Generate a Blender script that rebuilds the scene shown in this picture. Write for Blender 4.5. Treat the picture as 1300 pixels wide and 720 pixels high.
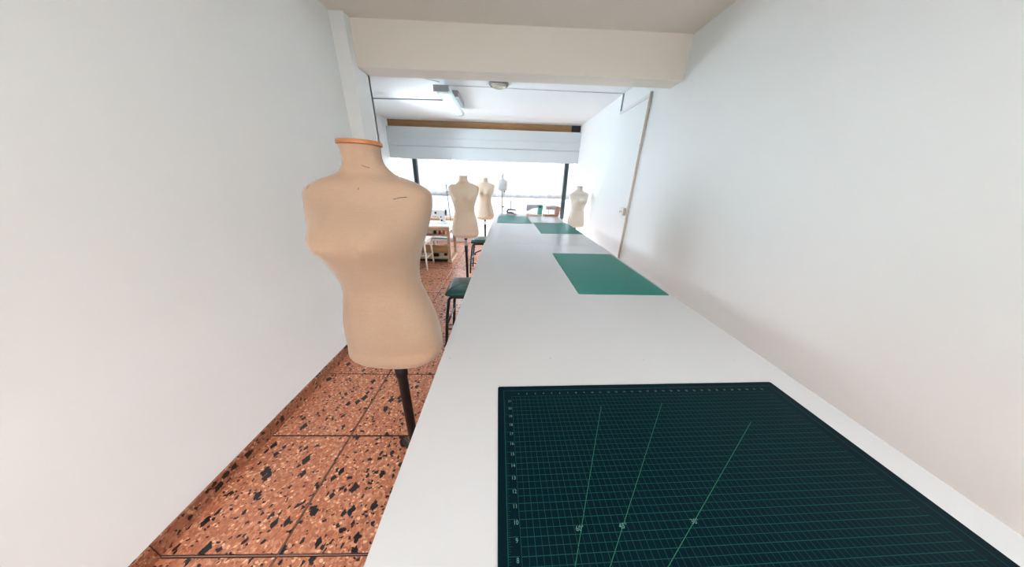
import bpy, bmesh, math, random
from mathutils import Vector, Matrix
random.seed(7)
for o in list(bpy.data.objects): bpy.data.objects.remove(o)
S = bpy.context.scene
COL = S.collection
# ------------------------------------------------------------------ camera
cd = bpy.data.cameras.new('camera'); cam = bpy.data.objects.new('camera', cd); COL.objects.link(cam)
cd.sensor_fit = 'HORIZONTAL'; cd.sensor_width = 36; cd.lens = 8.6628; cd.clip_start = 0.01
R0 = Vector((0.9994425, -0.0187068, 0.0276539)); R1 = Vector((0.0183959, -0.3826644, -0.9237042)); R2 = Vector((0.0278617, 0.923698, -0.3821069))
cam.matrix_world = Matrix.Translation((0, 0, 1.42)) @ Matrix((R0, -R1, -R2)).transposed().to_4x4()
S.camera = cam
# ------------------------------------------------------------------ world and light
W = bpy.data.worlds.new('world'); S.world = W; W.use_nodes = True
W.node_tree.nodes['Background'].inputs[0].default_value = (0.80, 0.91, 1.0, 1)
W.node_tree.nodes['Background'].inputs[1].default_value = 50.0
S.view_settings.view_transform = 'Standard'; S.view_settings.look = 'None'; S.view_settings.gamma = 1
S.view_settings.exposure = 0.94
def portal(loc, rot, sx, sy):
    l = bpy.data.lights.new('portal', 'AREA'); l.shape = 'RECTANGLE'; l.size = sx; l.size_y = sy
    l.cycles.is_portal = True
    o = bpy.data.objects.new('portal', l); COL.objects.link(o); o.location = loc; o.rotation_euler = rot
portal((-0.47, 6.16, 1.0), (-math.pi / 2, 0, 0), 3.9, 2.0)

ADDED_LAMP_W = 46.0
portal((-2.6, 4.45, 1.525), (0, -math.pi / 2, 0), .75, .6)
# ------------------------------------------------------------------ helpers
def link(name, me, parent=None, mat=None, loc=None):
    o = bpy.data.objects.new(name, me); COL.objects.link(o)
    if parent: o.parent = parent
    if mat and me is not None and len(me.materials) == 0: me.materials.append(mat)
    if loc is not None: o.location = loc
    return o
def tag(o, label, cat=None, group=None, kind=None):
    if label: o['label'] = label
    if cat: o['category'] = cat
    if group: o['group'] = group
    if kind: o['kind'] = kind
    return o
def empty(name, loc, label, cat, group=None, rz=0):
    o = bpy.data.objects.new(name, None); COL.objects.link(o); o.location = loc; o.rotation_euler.z = rz
    o.empty_display_size = .1
    return tag(o, label, cat, group)
def fin(bm, name, mat, parent=None, smooth=False, bevel=0, loc=None, seg=2):
    if bevel: bmesh.ops.bevel(bm, geom=list(bm.edges), offset=bevel, segments=seg, profile=.5, affect='EDGES', clamp_overlap=True)
    bmesh.ops.recalc_face_normals(bm, faces=list(bm.faces))
    me = bpy.data.meshes.new(name); bm.to_mesh(me); bm.free()
    if smooth:
        for p in me.polygons: p.use_smooth = True
    return link(name, me, parent, mat, loc)
def box(bm, x0, x1, y0, y1, z0, z1):
    v = [bm.verts.new((x, y, z)) for z in (z0, z1) for y in (y0, y1) for x in (x0, x1)]
    for f in ((0, 2, 3, 1), (4, 5, 7, 6), (0, 1, 5, 4), (2, 6, 7, 3), (0, 4, 6, 2), (1, 3, 7, 5)): bm.faces.new([v[i] for i in f])
def obox(name, mat, parent, b, bevel=0, smooth=False):
    bm = bmesh.new(); box(bm, *b); return fin(bm, name, mat, parent, bevel=bevel, smooth=smooth)
def ring(bm, c, r, n, ax, u, v): return [bm.verts.new(c + (u * math.cos(2 * math.pi * i / n) + v * math.sin(2 * math.pi * i / n)) * r) for i in range(n)]
def tube(bm, pts, r, n=10, cap=True):
    pts = [Vector(p) for p in pts]; rs = r if isinstance(r, (list, tuple)) else [r] * len(pts)
    prev = None; u = None
    for i, p in enumerate(pts):
        d = (pts[min(i + 1, len(pts) - 1)] - pts[max(i - 1, 0)]).normalized()
        if u is None:
            u = d.orthogonal().normalized()
        u = (u - d * u.dot(d)).normalized(); v = d.cross(u)
        rg = ring(bm, p, rs[i], n, d, u, v)
        if prev:
            for k in range(n): bm.faces.new((prev[k], prev[(k + 1) % n], rg[(k + 1) % n], rg[k]))
        elif cap: bm.faces.new(list(reversed(rg)))
        prev = rg
    if cap: bm.faces.new(prev)
def otube(name, mat, parent, pts, r, n=10, smooth=True):
    bm = bmesh.new(); tube(bm, pts, r, n); o = fin(bm, name, mat, parent, smooth=smooth)
    return o
def lathe(bm, prof, c=(0, 0, 0), n=32, sx=1, sy=1):
    c = Vector(c); prev = None
    for r, z in prof:
        rg = [bm.verts.new(c + Vector((r * sx * math.cos(2 * math.pi * i / n), r * sy * math.sin(2 * math.pi * i / n), z))) for i in range(n)]
        if prev:
            for k in range(n): bm.faces.new((prev[k], prev[(k + 1) % n], rg[(k + 1) % n], rg[k]))
        else: bm.faces.new(list(reversed(rg)))
        prev = rg
    bm.faces.new(prev)
def olathe(name, mat, parent, prof, c=(0, 0, 0), n=32, sx=1, sy=1, smooth=True):
    bm = bmesh.new(); lathe(bm, prof, c, n, sx, sy); o = fin(bm, name, mat, parent, smooth=False)
    if smooth:
        for p in o.data.polygons: p.use_smooth = len(p.vertices) == 4
        o.data.set_sharp_from_angle(angle=math.radians(40))
    return o
def prism(bm, pts, y0, y1):      # outline in x,z extruded along y
    a = [bm.verts.new((x, y0, z)) for x, z in pts]; b = [bm.verts.new((x, y1, z)) for x, z in pts]; n = len(pts)
    bm.faces.new(a); bm.faces.new(list(reversed(b)))
    for i in range(n): bm.faces.new((a[i], b[i], b[(i + 1) % n], a[(i + 1) % n]))

# ------------------------------------------------------------------ materials
def lin(r, g, b):
    f = lambda c: (c / 255 / 12.92) if c / 255 <= .04045 else ((c / 255 + .055) / 1.055) ** 2.4
    return (f(r), f(g), f(b), 1)
def mat(name, col, rough=.5, metal=0., noise=0., nscale=8., bump=0., bscale=60., spec=.5, coat=0.):
    m = bpy.data.materials.new(name); m.use_nodes = True; nt = m.node_tree; p = nt.nodes['Principled BSDF']
    p.inputs['Base Color'].default_value = col; p.inputs['Roughness'].default_value = rough; p.inputs['Metallic'].default_value = metal
    p.inputs['Specular IOR Level'].default_value = spec; p.inputs['Coat Weight'].default_value = coat
    tc = nt.nodes.new('ShaderNodeTexCoord')
    if noise:
        n = nt.nodes.new('ShaderNodeTexNoise'); n.inputs['Scale'].default_value = nscale; n.inputs['Detail'].default_value = 4
        nt.links.new(tc.outputs['Object'], n.inputs['Vector'])
        mx = nt.nodes.new('ShaderNodeMix'); mx.data_type = 'RGBA'
        mx.inputs[6].default_value = tuple(c * (1 - noise) for c in col[:3]) + (1,); mx.inputs[7].default_value = tuple(min(1, c * (1 + noise)) for c in col[:3]) + (1,)
        nt.links.new(n.outputs['Fac'], mx.inputs[0]); nt.links.new(mx.outputs[2], p.inputs['Base Color'])
    if bump:
        n = nt.nodes.new('ShaderNodeTexNoise'); n.inputs['Scale'].default_value = bscale; n.inputs['Detail'].default_value = 3
        nt.links.new(tc.outputs['Object'], n.inputs['Vector'])
        b = nt.nodes.new('ShaderNodeBump'); b.inputs['Strength'].default_value = bump; b.inputs['Distance'].default_value = .002
        nt.links.new(n.outputs['Fac'], b.inputs['Height']); nt.links.new(b.outputs['Normal'], p.inputs['Normal'])
    return m
M_wall = mat('wall_paint', lin(238, 243, 244), .75, noise=.015, nscale=1.5, bump=.12, bscale=25)
M_ceil = mat('ceiling_white_shaded', lin(232, 226, 216), .8, noise=.015, nscale=1.2, bump=.1, bscale=20)  # warm floor bounce and shade on near ceiling and beam mixed into the white
M_box = mat('valance_paint', lin(206, 214, 218), .6, noise=.02, nscale=3)
M_table = mat('white_laminate', lin(203, 205, 208), .22, noise=.012, nscale=4, bump=.03, bscale=300)
M_tedge = mat('edge_band', lin(225, 218, 212), .4, noise=.02)
M_black = mat('black_metal', lin(8, 9, 17), .5, noise=.1, nscale=30)
M_dkmetal = mat('dark_steel', lin(25, 28, 32), .3, metal=.3, noise=.1)
M_chrome = mat('steel', lin(150, 148, 150), .28, metal=.9, noise=.05)
M_post = mat('painted_post', lin(38, 52, 56), .4, noise=.08, nscale=12)
M_white = mat('white_plastic', lin(235, 235, 235), .35, noise=.02)
M_whitepaint = mat('white_painted_wood', lin(238, 232, 224), .45, noise=.03, nscale=20)
M_grey = mat('grey_plastic', lin(170, 172, 176), .4, noise=.04)
M_teal = mat('mint_plastic', lin(92, 172, 152), .35, noise=.04)
M_beige = mat('beige_plastic', lin(205, 180, 165), .4, noise=.05)
M_pink = mat('brown_plastic', lin(160, 115, 98), .4, noise=.08, nscale=30)
M_conduit = mat('ivory_conduit', lin(196, 184, 172), .5, noise=.04)
M_duct = mat('white_duct', lin(228, 228, 228), .5, noise=.02)
M_box2 = mat('grey_metal_box', lin(110, 112, 112), .5, noise=.05)
M_cable = mat('grey_cable', lin(140, 142, 146), .6, noise=.05)
M_bag = mat('water_bottle_plastic', lin(222, 222, 226), .3, noise=.02)
M_bag.node_tree.nodes['Principled BSDF'].inputs['Subsurface Weight'].default_value = .8
M_bag.node_tree.nodes['Principled BSDF'].inputs['Subsurface Radius'].default_value = (.1, .1, .1)
M_bag.node_tree.nodes['Principled BSDF'].inputs['Subsurface Scale'].default_value = 1.0
M_orange = mat('orange_plastic', lin(200, 110, 60), .5, noise=.05)
M_red = mat('red_cloth', lin(170, 60, 45), .8, noise=.1)
M_joint = mat('floor_joint', lin(52, 30, 24), .8, noise=.2, nscale=40)
M_strip = mat('joint_strip_brass', lin(150, 120, 110), .4, noise=.1, nscale=40)
M_pave = mat('pavement', lin(225, 222, 218), .9, noise=.05, nscale=2)

def wood(name, c1, c2, scale=6, rough=.45):
    m = bpy.data.materials.new(name); m.use_nodes = True; nt = m.node_tree; p = nt.nodes['Principled BSDF']; p.inputs['Roughness'].default_value = rough
    tc = nt.nodes.new('ShaderNodeTexCoord'); mp = nt.nodes.new('ShaderNodeMapping'); mp.inputs['Scale'].default_value = (1, 8, 8)
    n = nt.nodes.new('ShaderNodeTexNoise'); n.inputs['Scale'].default_value = scale; n.inputs['Detail'].default_value = 6; n.inputs['Distortion'].default_value = .6
    r = nt.nodes.new('ShaderNodeValToRGB'); r.color_ramp.elements[0].color = c1; r.color_ramp.elements[1].color = c2
    r.color_ramp.elements[0].position = .3; r.color_ramp.elements[1].position = .7
    nt.links.new(tc.outputs['Object'], mp.inputs[0]); nt.links.new(mp.outputs[0], n.inputs['Vector']); nt.links.new(n.outputs['Fac'], r.inputs[0]); nt.links.new(r.outputs[0], p.inputs['Base Color'])
    return m
M_cap = wood('orange_wood', lin(150, 88, 46), lin(178, 112, 62))
M_brown = wood('brown_board', lin(150, 108, 68), lin(176, 134, 90), 3, .6)
M_oak = wood('light_wood', lin(176, 140, 108), lin(202, 168, 134), 5)
M_oak2 = wood('honey_wood', lin(205, 150, 100), lin(225, 176, 130), 5)

def linen(name, c, tint):
    m = bpy.data.materials.new(name); m.use_nodes = True; nt = m.node_tree; N = nt.nodes; L = nt.links; p = N['Principled BSDF']
    p.inputs['Roughness'].default_value = .85; p.inputs['Specular IOR Level'].default_value = .2
    p.inputs['Sheen Weight'].default_value = .35; p.inputs['Sheen Roughness'].default_value = .4
    tc = N.new('ShaderNodeTexCoord')
    outs = []
    for sc in ((60, 60, 900), (700, 700, 60)):
        mp = N.new('ShaderNodeMapping'); mp.inputs['Scale'].default_value = sc; L.new(tc.outputs['Object'], mp.inputs[0])
        n = N.new('ShaderNodeTexNoise'); n.inputs['Scale'].default_value = 1; n.inputs['Detail'].default_value = 2; L.new(mp.outputs[0], n.inputs['Vector']); outs.append(n)
    ad = N.new('ShaderNodeMath'); ad.operation = 'ADD'; L.new(outs[0].outputs['Fac'], ad.inputs[0]); L.new(outs[1].outputs['Fac'], ad.inputs[1])
    big = N.new('ShaderNodeTexNoise'); big.inputs['Scale'].default_value = 7; big.inputs['Detail'].default_value = 3; L.new(tc.outputs['Object'], big.inputs['Vector'])
    mr = N.new('ShaderNodeMapRange'); mr.inputs[1].default_value = .6; mr.inputs[2].default_value = 1.4; L.new(ad.outputs[0], mr.inputs[0])
    mx = N.new('ShaderNodeMix'); mx.data_type = 'RGBA'; mx.inputs[6].default_value = tuple(x * .86 for x in c[:3]) + (1,); mx.inputs[7].default_value = tuple(min(1, x * 1.08) for x in c[:3]) + (1,)
    L.new(mr.outputs[0], mx.inputs[0])
    m2 = N.new('ShaderNodeMix'); m2.data_type = 'RGBA'; m2.inputs[7].default_value = tint
    r2 = N.new('ShaderNodeMapRange'); r2.inputs[1].default_value = .45; r2.inputs[2].default_value = .75; r2.inputs[4].default_value = .45; L.new(big.outputs['Fac'], r2.inputs[0])
    L.new(r2.outputs[0], m2.inputs[0]); L.new(mx.outputs[2], m2.inputs[6]); L.new(m2.outputs[2], p.inputs['Base Color'])
    b = N.new('ShaderNodeBump'); b.inputs['Strength'].default_value = .25; b.inputs['Distance'].default_value = .0006; L.new(ad.outputs[0], b.inputs['Height']); L.new(b.outputs['Normal'], p.inputs['Normal'])
    return m
M_linen = linen('natural_linen', lin(166, 140, 119), lin(160, 126, 100))
M_linen2 = linen('cream_linen', lin(232, 212, 190), lin(226, 186, 148))
M_linen3 = linen('pale_linen', lin(228, 220, 208), lin(214, 200, 182))

def terrazzo(name, dark=1.0):
    m = bpy.data.materials.new(name); m.use_nodes = True; nt = m.node_tree; N = nt.nodes; L = nt.links; p = N['Principled BSDF']
    p.inputs['Roughness'].default_value = .3; p.inputs['Specular IOR Level'].default_value = .55
    g = N.new('ShaderNodeNewGeometry'); oi = N.new('ShaderNodeObjectInfo')
    ad = N.new('ShaderNodeVectorMath'); ad.operation = 'ADD'; L.new(g.outputs['Position'], ad.inputs[0])
    sc = N.new('ShaderNodeMath'); sc.operation = 'MULTIPLY'; sc.inputs[1].default_value = 37.; L.new(oi.outputs['Random'], sc.inputs[0])
    cb = N.new('ShaderNodeCombineXYZ'); L.new(sc.outputs[0], cb.inputs[0]); L.new(sc.outputs[0], cb.inputs[1]); L.new(cb.outputs[0], ad.inputs[1])
    dn = N.new('ShaderNodeTexNoise'); dn.inputs['Scale'].default_value = 55; L.new(ad.outputs[0], dn.inputs['Vector'])
    dv = N.new('ShaderNodeVectorMath'); dv.operation = 'MULTIPLY_ADD'; dv.inputs[1].default_value = (.02, .02, .02); L.new(dn.outputs['Color'], dv.inputs[0]); L.new(ad.outputs[0], dv.inputs[2])
    def vor(scale, rnd=1.0, strv=(1, 1, 1), metric='EUCLIDEAN'):
        mp = N.new('ShaderNodeMapping'); mp.inputs['Scale'].default_value = strv; mp.inputs['Rotation'].default_value = (0, 0, .6); L.new(dv.outputs[0], mp.inputs[0])
        v = N.new('ShaderNodeTexVoronoi'); v.distance = metric; v.inputs['Scale'].default_value = scale; v.inputs['Randomness'].default_value = rnd; L.new(mp.outputs[0], v.inputs['Vector']); return v
    def col(c): return tuple(x * dark for x in lin(*c)[:3]) + (1,)
    # matrix of light and orange chips
    a = vor(95); sep = N.new('ShaderNodeSeparateColor'); L.new(a.outputs['Color'], sep.inputs[0])
    r = N.new('ShaderNodeValToRGB'); r.color_ramp.interpolation = 'LINEAR'; L.new(sep.outputs[0], r.inputs[0])
    els = [(0, (140, 70, 48)), (.3, (176, 106, 76)), (.6, (194, 126, 92)), (.82, (206, 146, 112)), (1, (236, 186, 152))]
    while len(r.color_ramp.elements) < len(els): r.color_ramp.elements.new(.5)
    for e, (pos, c) in zip(r.color_ramp.elements, els): e.position = pos; e.color = col(c)
    base = N.new('ShaderNodeMix'); base.data_type = 'RGBA'; base.inputs[0].default_value = .55; base.inputs[6].default_value = col((180, 114, 84)); L.new(r.outputs[0], base.inputs[7])
    last = base.outputs[2]
    def layer(last, scale, strv, chance, size, c, ch, metric='EUCLIDEAN', soft=.06):
        v = vor(scale, 1, strv, metric); s = N.new('ShaderNodeSeparateColor'); L.new(v.outputs['Color'], s.inputs[0])
        lt = N.new('ShaderNodeMath'); lt.operation = 'LESS_THAN'; lt.inputs[1].default_value = chance; L.new(s.outputs[ch], lt.inputs[0])
        rd = N.new('ShaderNodeMath'); rd.operation = 'MULTIPLY_ADD'; rd.inputs[1].default_value = size * .7; rd.inputs[2].default_value = size * .5; L.new(s.outputs[(ch + 1) % 3], rd.inputs[0])
        sb = N.new('ShaderNodeMath'); sb.operation = 'SUBTRACT'; L.new(rd.outputs[0], sb.inputs[0]); L.new(v.outputs['Distance'], sb.inputs[1])
        mr = N.new('ShaderNodeMapRange'); mr.inputs[1].default_value = 0; mr.inputs[2].default_value = soft; L.new(sb.outputs[0], mr.inputs[0])
        mu = N.new('ShaderNodeMath'); mu.operation = 'MULTIPLY'; L.new(mr.outputs[0], mu.inputs[0]); L.new(lt.outputs[0], mu.inputs[1])
        mx = N.new('ShaderNodeMix'); mx.data_type = 'RGBA'; mx.inputs[7].default_value = col(c); L.new(last, mx.inputs[6]); L.new(mu.outputs[0], mx.inputs[0])
        return mx.outputs[2]
    last = layer(last, 46, (1, 1.5, 1), .34, .42, (232, 186, 152), 1)
    last = layer(last, 48, (1.5, 1, 1), .16, .4, (150, 66, 44), 2)
    last = layer(last, 60, (1, 1.4, 1), .16, .42, (52, 30, 30), 0)
    last = layer(last, 27, (1, 1.6, 1), .30, .44, (20, 17, 27), 0, 'MANHATTAN', .03)
    last = layer(last, 30, (1.5, 1, 1), .20, .44, (24, 19, 29), 1, 'EUCLIDEAN', .03)
    last = layer(last, 21, (1.3, 1, 1), .12, .38, (22, 18, 28), 2, 'CHEBYCHEV', .03)
    L.new(last, p.inputs['Base Color'])
    rn = N.new('ShaderNodeTexNoise'); rn.inputs['Scale'].default_value = 4; L.new(ad.outputs[0], rn.inputs['Vector'])
    rr = N.new('ShaderNodeMapRange'); rr.inputs[3].default_value = .25; rr.inputs[4].default_value = .42; L.new(rn.outputs['Fac'], rr.inputs[0]); L.new(rr.outputs[0], p.inputs['Roughness'])
    return m
M_terr = terrazzo('terrazzo', 1.05)
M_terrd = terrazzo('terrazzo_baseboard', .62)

def vinyl(name, c, rough=.3):
    return mat(name, c, rough, noise=.15, nscale=14, bump=.25, bscale=90)
M_vinyl = vinyl('green_vinyl', lin(22, 74, 70), .25)
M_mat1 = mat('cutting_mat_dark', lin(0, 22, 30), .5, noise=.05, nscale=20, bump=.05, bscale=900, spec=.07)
M_mat = mat('cutting_mat_green', lin(0, 118, 107), .34, noise=.04, nscale=20, bump=.05, bscale=900, spec=.16)
M_print = mat('mat_print', lin(22, 72, 72), .6, noise=.02, spec=.07)
M_printg = mat('mat_print_green', lin(50, 116, 86), .6, noise=.02, spec=.16)
M_digit = mat('mat_digit', lin(96, 136, 126), .6, noise=.02, spec=.07)
M_printm = mat('mat_print_faint', lin(16, 124, 110), .5, noise=.02, spec=.25)

def glass(name, tint=(1, 1, 1, 1)):
    m = bpy.data.materials.new(name); m.use_nodes = True; nt = m.node_tree; N = nt.nodes; L = nt.links
    for n in list(N):
        if n.type == 'BSDF_PRINCIPLED': N.remove(n)
    out = [n for n in N if n.type == 'OUTPUT_MATERIAL'][0]
    t = N.new('ShaderNodeBsdfTransparent'); t.inputs[0].default_value = tint; g = N.new('ShaderNodeBsdfGlossy'); g.inputs['Roughness'].default_value = .02
    f = N.new('ShaderNodeFresnel'); f.inputs[0].default_value = 1.45; mx = N.new('ShaderNodeMixShader')
    L.new(f.outputs[0], mx.inputs[0]); L.new(t.outputs[0], mx.inputs[1]); L.new(g.outputs[0], mx.inputs[2]); L.new(mx.outputs[0], out.inputs[0]); return m
M_glass = glass('window_glass')
FILM = .19
def sheer():
    m = bpy.data.materials.new('sheer_curtain'); m.use_nodes = True; nt = m.node_tree; N = nt.nodes; L = nt.links
    for n in list(N):
        if n.type == 'BSDF_PRINCIPLED': N.remove(n)
    out = [n for n in N if n.type == 'OUTPUT_MATERIAL'][0]
    tr = N.new('ShaderNodeBsdfTransparent'); tl = N.new('ShaderNodeBsdfTranslucent'); df = N.new('ShaderNodeBsdfDiffuse')
    tl.inputs[0].default_value = (.056, .055, .055, 1); df.inputs[0].default_value = (.84, .87, .92, 1)
    a = N.new('ShaderNodeMixShader'); a.inputs[0].default_value = .55; L.new(tl.outputs[0], a.inputs[1]); L.new(df.outputs[0], a.inputs[2])
    b = N.new('ShaderNodeMixShader'); b.inputs[0].default_value = .02; L.new(a.outputs[0], b.inputs[1]); L.new(tr.outputs[0], b.inputs[2])
    tc = N.new('ShaderNodeTexCoord'); n = N.new('ShaderNodeTexNoise'); n.inputs['Scale'].default_value = 2; L.new(tc.outputs['Object'], n.inputs['Vector'])
    mr = N.new('ShaderNodeMapRange'); mr.inputs[3].default_value = .0; mr.inputs[4].default_value = .004; L.new(n.outputs['Fac'], mr.inputs[0]); L.new(mr.outputs[0], b.inputs[0])
    L.new(b.outputs[0], out.inputs[0]); return m
M_sheer = sheer()
def film():
    m = bpy.data.materials.new('added_frosted_film'); m.use_nodes = True; nt = m.node_tree; N = nt.nodes; L = nt.links
    N.remove(N['Principled BSDF']); out = [n for n in N if n.type == 'OUTPUT_MATERIAL'][0]
    tl = N.new('ShaderNodeBsdfTranslucent'); df = N.new('ShaderNodeBsdfDiffuse'); a = N.new('ShaderNodeMixShader')
    tl.inputs[0].default_value = (FILM * 2, FILM * 2, FILM * 2, 1); df.inputs[0].default_value = (.86, .88, .9, 1); a.inputs[0].default_value = .5
    L.new(tl.outputs[0], a.inputs[1]); L.new(df.outputs[0], a.inputs[2]); L.new(a.outputs[0], out.inputs[0])
    return m
M_film = film()
def emis(name, c, s):
    m = mat(name, c, .4, noise=.01); p = m.node_tree.nodes['Principled BSDF']; p.inputs['Emission Color'].default_value = c; p.inputs['Emission Strength'].default_value = s; return m
M_tubeglow = emis('tube_glow', (.93, 1, 1, 1), 1.5)
M_diff = mat('clear_prismatic', lin(200, 218, 222), .25, noise=.05, nscale=40)
M_diff.node_tree.nodes['Principled BSDF'].inputs['Transmission Weight'].default_value = .5
M_lens = mat('pressed_glass', lin(200, 192, 172), .2, noise=.15, nscale=60)

# ------------------------------------------------------------------ structure
XL, XR, XF = -1.36, 1.492, -2.43        # near left wall, right wall, far left wall
YB0, YB1 = 2.585, 2.78                    # beam
YEND, YBACK = 6.15, -2.1
ZC1, ZC2, ZBM = 2.565, 2.512, 2.258
def struct(name, bm, m, label, parent=None, **k):
    o = fin(bm, name, m, parent, **k)
    if parent is None: o['kind'] = 'structure'; o['label'] = label
    return o
# floor: joint bed + single tiles
bm = bmesh.new(); box(bm, XF - .1, XR + .1, YBACK - .1, YEND + .1, -.12, -.006)
floor = struct('floor', bm, M_joint, 'red terrazzo tile floor with black chips and dark joints')
P = .5075; J = .0055; gx0 = -.900; gy0 = .517
tile_me = {}
def tile(x0, x1, y0, y1):
    key = (round(x1 - x0, 4), round(y1 - y0, 4))
    if key not in tile_me:
        w, h = key; bm = bmesh.new(); c = .0015
        lo = [bm.verts.new(v) for v in ((0, 0, -.02), (w, 0, -.02), (w, h, -.02), (0, h, -.02))]
        mi = [bm.verts.new(v) for v in ((0, 0, -c), (w, 0, -c), (w, h, -c), (0, h, -c))]
        tp = [bm.verts.new(v) for v in ((c, c, 0), (w - c, c, 0), (w - c, h - c, 0), (c, h - c, 0))]
        bm.faces.new(tp)
        for a, b in ((lo, mi), (mi, tp)):
            for k in range(4): bm.faces.new((a[k], a[(k + 1) % 4], b[(k + 1) % 4], b[k]))
        bm.faces.new(list(reversed(lo)))
        bmesh.ops.recalc_face_normals(bm, faces=list(bm.faces))
        me = bpy.data.meshes.new('floor_tile'); bm.to_mesh(me); bm.free(); me.materials.append(M_terr); tile_me[key] = me
    o = bpy.data.objects.new('floor_tile', tile_me[key]); COL.objects.link(o); o.parent = floor; o.location = (x0, y0, random.uniform(-.0006, .0004))
for i in range(-5, 7):
    for j in range(-6, 13):
        x0, x1, y0, y1 = gx0 + i * P + J, gx0 + (i + 1) * P - J, gy0 + j * P + J, gy0 + (j + 1) * P - J
        lim = XF if (y0 + y1) / 2 > YB1 else XL
        x0 = max(x0, lim + .002); x1 = min(x1, XR - .002); y0 = max(y0, YBACK + .002); y1 = min(y1, YEND - .002)
        if x1 - x0 > .02 and y1 - y0 > .02: tile(x0, x1, y0, y1)
for j in range(-1, 4):     # metal divider strip seen in the nearest joints
    y = gy0 + j * P
    if j == 0: obox('joint_strip', M_strip, floor, (XL + .01, XR - .01, y - .0016, y + .0016, -.01, -.0012))
for i in range(-1, 6):
    x = gx0 + i * P
    if i == 0: obox('joint_strip', M_strip, floor, (x - .0012, x + .0012, YBACK + .1, 1.5, -.01, -.0014))
def sbox(name, m, label, *bs):
    bm = bmesh.new()
    for b in bs: box(bm, *b)
    return struct(name, bm, m, label)
sbox('wall_left', M_wall, 'plain white wall left of the dress forms', (XL - .15, XL, YBACK, YB0, 0, ZC1))
sbox('wall_right', M_wall, 'long plain white wall along the right side', (XR, XR + .15, YBACK, YEND + .1, 0, ZC1 + .1))
SY0, SY1, SZ0, SZ1 = 4.15, 4.75, 1.15, 1.9  # opening of a side window added to bring more daylight into the far room
sbox('wall_left_far', M_wall, 'white left wall of the wider room beyond the pilaster, with an added side window', (XF - .15, XF, YB1 - .1, SY0, 0, ZC1 + .1), (XF - .15, XF, SY1, YEND + .1, 0, ZC1 + .1), (XF - .15, XF, SY0, SY1, 0, SZ0), (XF - .15, XF, SY0, SY1, SZ1, ZC1 + .1), (XF - .15, XL - .15, YB1 - .15, YB1, 0, ZC1 + .1), (XL - .16, -1.25, YB1 - .03, YB1, 0, ZC2))
sbox('ceiling', M_ceil, 'flat white ceiling in front of the beam', (XF - .2, XR + .15, YBACK - .1, YB0 + .05, ZC1, ZC1 + .1))
sbox('ceiling_far', M_wall, 'flat white ceiling of the far part of the room', (XF - .2, XR + .15, YB1 - .05, YEND + .3, ZC2, ZC2 + .15))
bm = bmesh.new(); box(bm, -1.26, XR + .01, YB0, YB1, ZBM, ZC1 + .02)
struct('trim_1', bm, M_ceil, 'broad white beam crossing the ceiling', bevel=.004)
bm = bmesh.new(); box(bm, XL - .02, -1.25, 2.504, YB1, 0, ZC1 + .01)
struct('trim_2', bm, M_wall, 'narrow white pilaster carrying the left end of the beam', bevel=.003)
sbox('wall_back', M_wall, 'white wall behind the viewpoint', (XL - .15, XR + .15, YBACK - .15, YBACK, 0, ZC1))
# terrazzo baseboards, piece by piece
bl = sbox('baseboard_left', M_joint, 'dark red terrazzo skirting along the left wall', (XL, XL + .004, YBACK, 2.5, 0, .078))
for j in range(-6, 5):
    y0 = max(gy0 + j * P + .002, YBACK + .01); y1 = min(gy0 + (j + 1) * P - .002, 2.502)
    if y1 - y0 > .03: obox('skirting_tile', M_terrd, bl, (XL, XL + .012, y0, y1, .001, .08), bevel=.001)
bl = sbox('baseboard_far', M_joint, 'terrazzo skirting along the far left wall', (XF, XF + .004, YB1, YEND, 0, .078))
for j in range(5, 12):
    y0 = max(gy0 + j * P + .002, YB1 + .01); y1 = min(gy0 + (j + 1) * P - .002, YEND - .01)
    if y1 - y0 > .03: obox('skirting_tile', M_terrd, bl, (XF, XF + .012, y0, y1, .001, .08), bevel=.001)
# outside pavement
bm = bmesh.new(); box(bm, -14, 14, YEND + .12, 22, -.3, -.1)
struct('ground_outside', bm, M_pave, 'pale pavement outside the shop window')

# shop window with dark posts
w = empty('window_1', (0, 0, 0), 'wide shop window at the far end with dark posts', None); w['kind'] = 'structure'
yw = 5.86
for x0, x1 in ((-2.00, -1.925), (1.243, 1.318)): obox('post', M_post, w, (x0, x1, yw - .05, yw + .05, .03, 2.30), bevel=.004)
for x0, x1 in ((-2.00, -1.925), (1.243, 1.318)): obox('post_foot', M_black, w, (x0 - .01, x1 + .01, yw - .06, yw + .06, .0, .05), bevel=.004)
obox('mullion', M_white, w, (-.13, -.09, 6.10, 6.13, .1, 2.3), bevel=.003)
obox('window_frame', M_white, w, (XF, XR, 6.08, 6.14, 0, .10), bevel=.003)
obox('window_frame', M_white, w, (XF, XR, 6.08, 6.14, 2.26, 2.51), bevel=.003)
for x0, x1 in ((XF + .01, -.13), (-.09, XR - .01)):
    obox('pane', M_glass, w, (x0, x1, 6.112, 6.118, .1, 2.26))
    obox('added_frosted_film', M_film, w, (x0, x1, 6.106, 6.1075, (.10 if x0 < -1 else .62), 1.16))  # film added to the glass to dim daylight behind machines and thin poles
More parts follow.
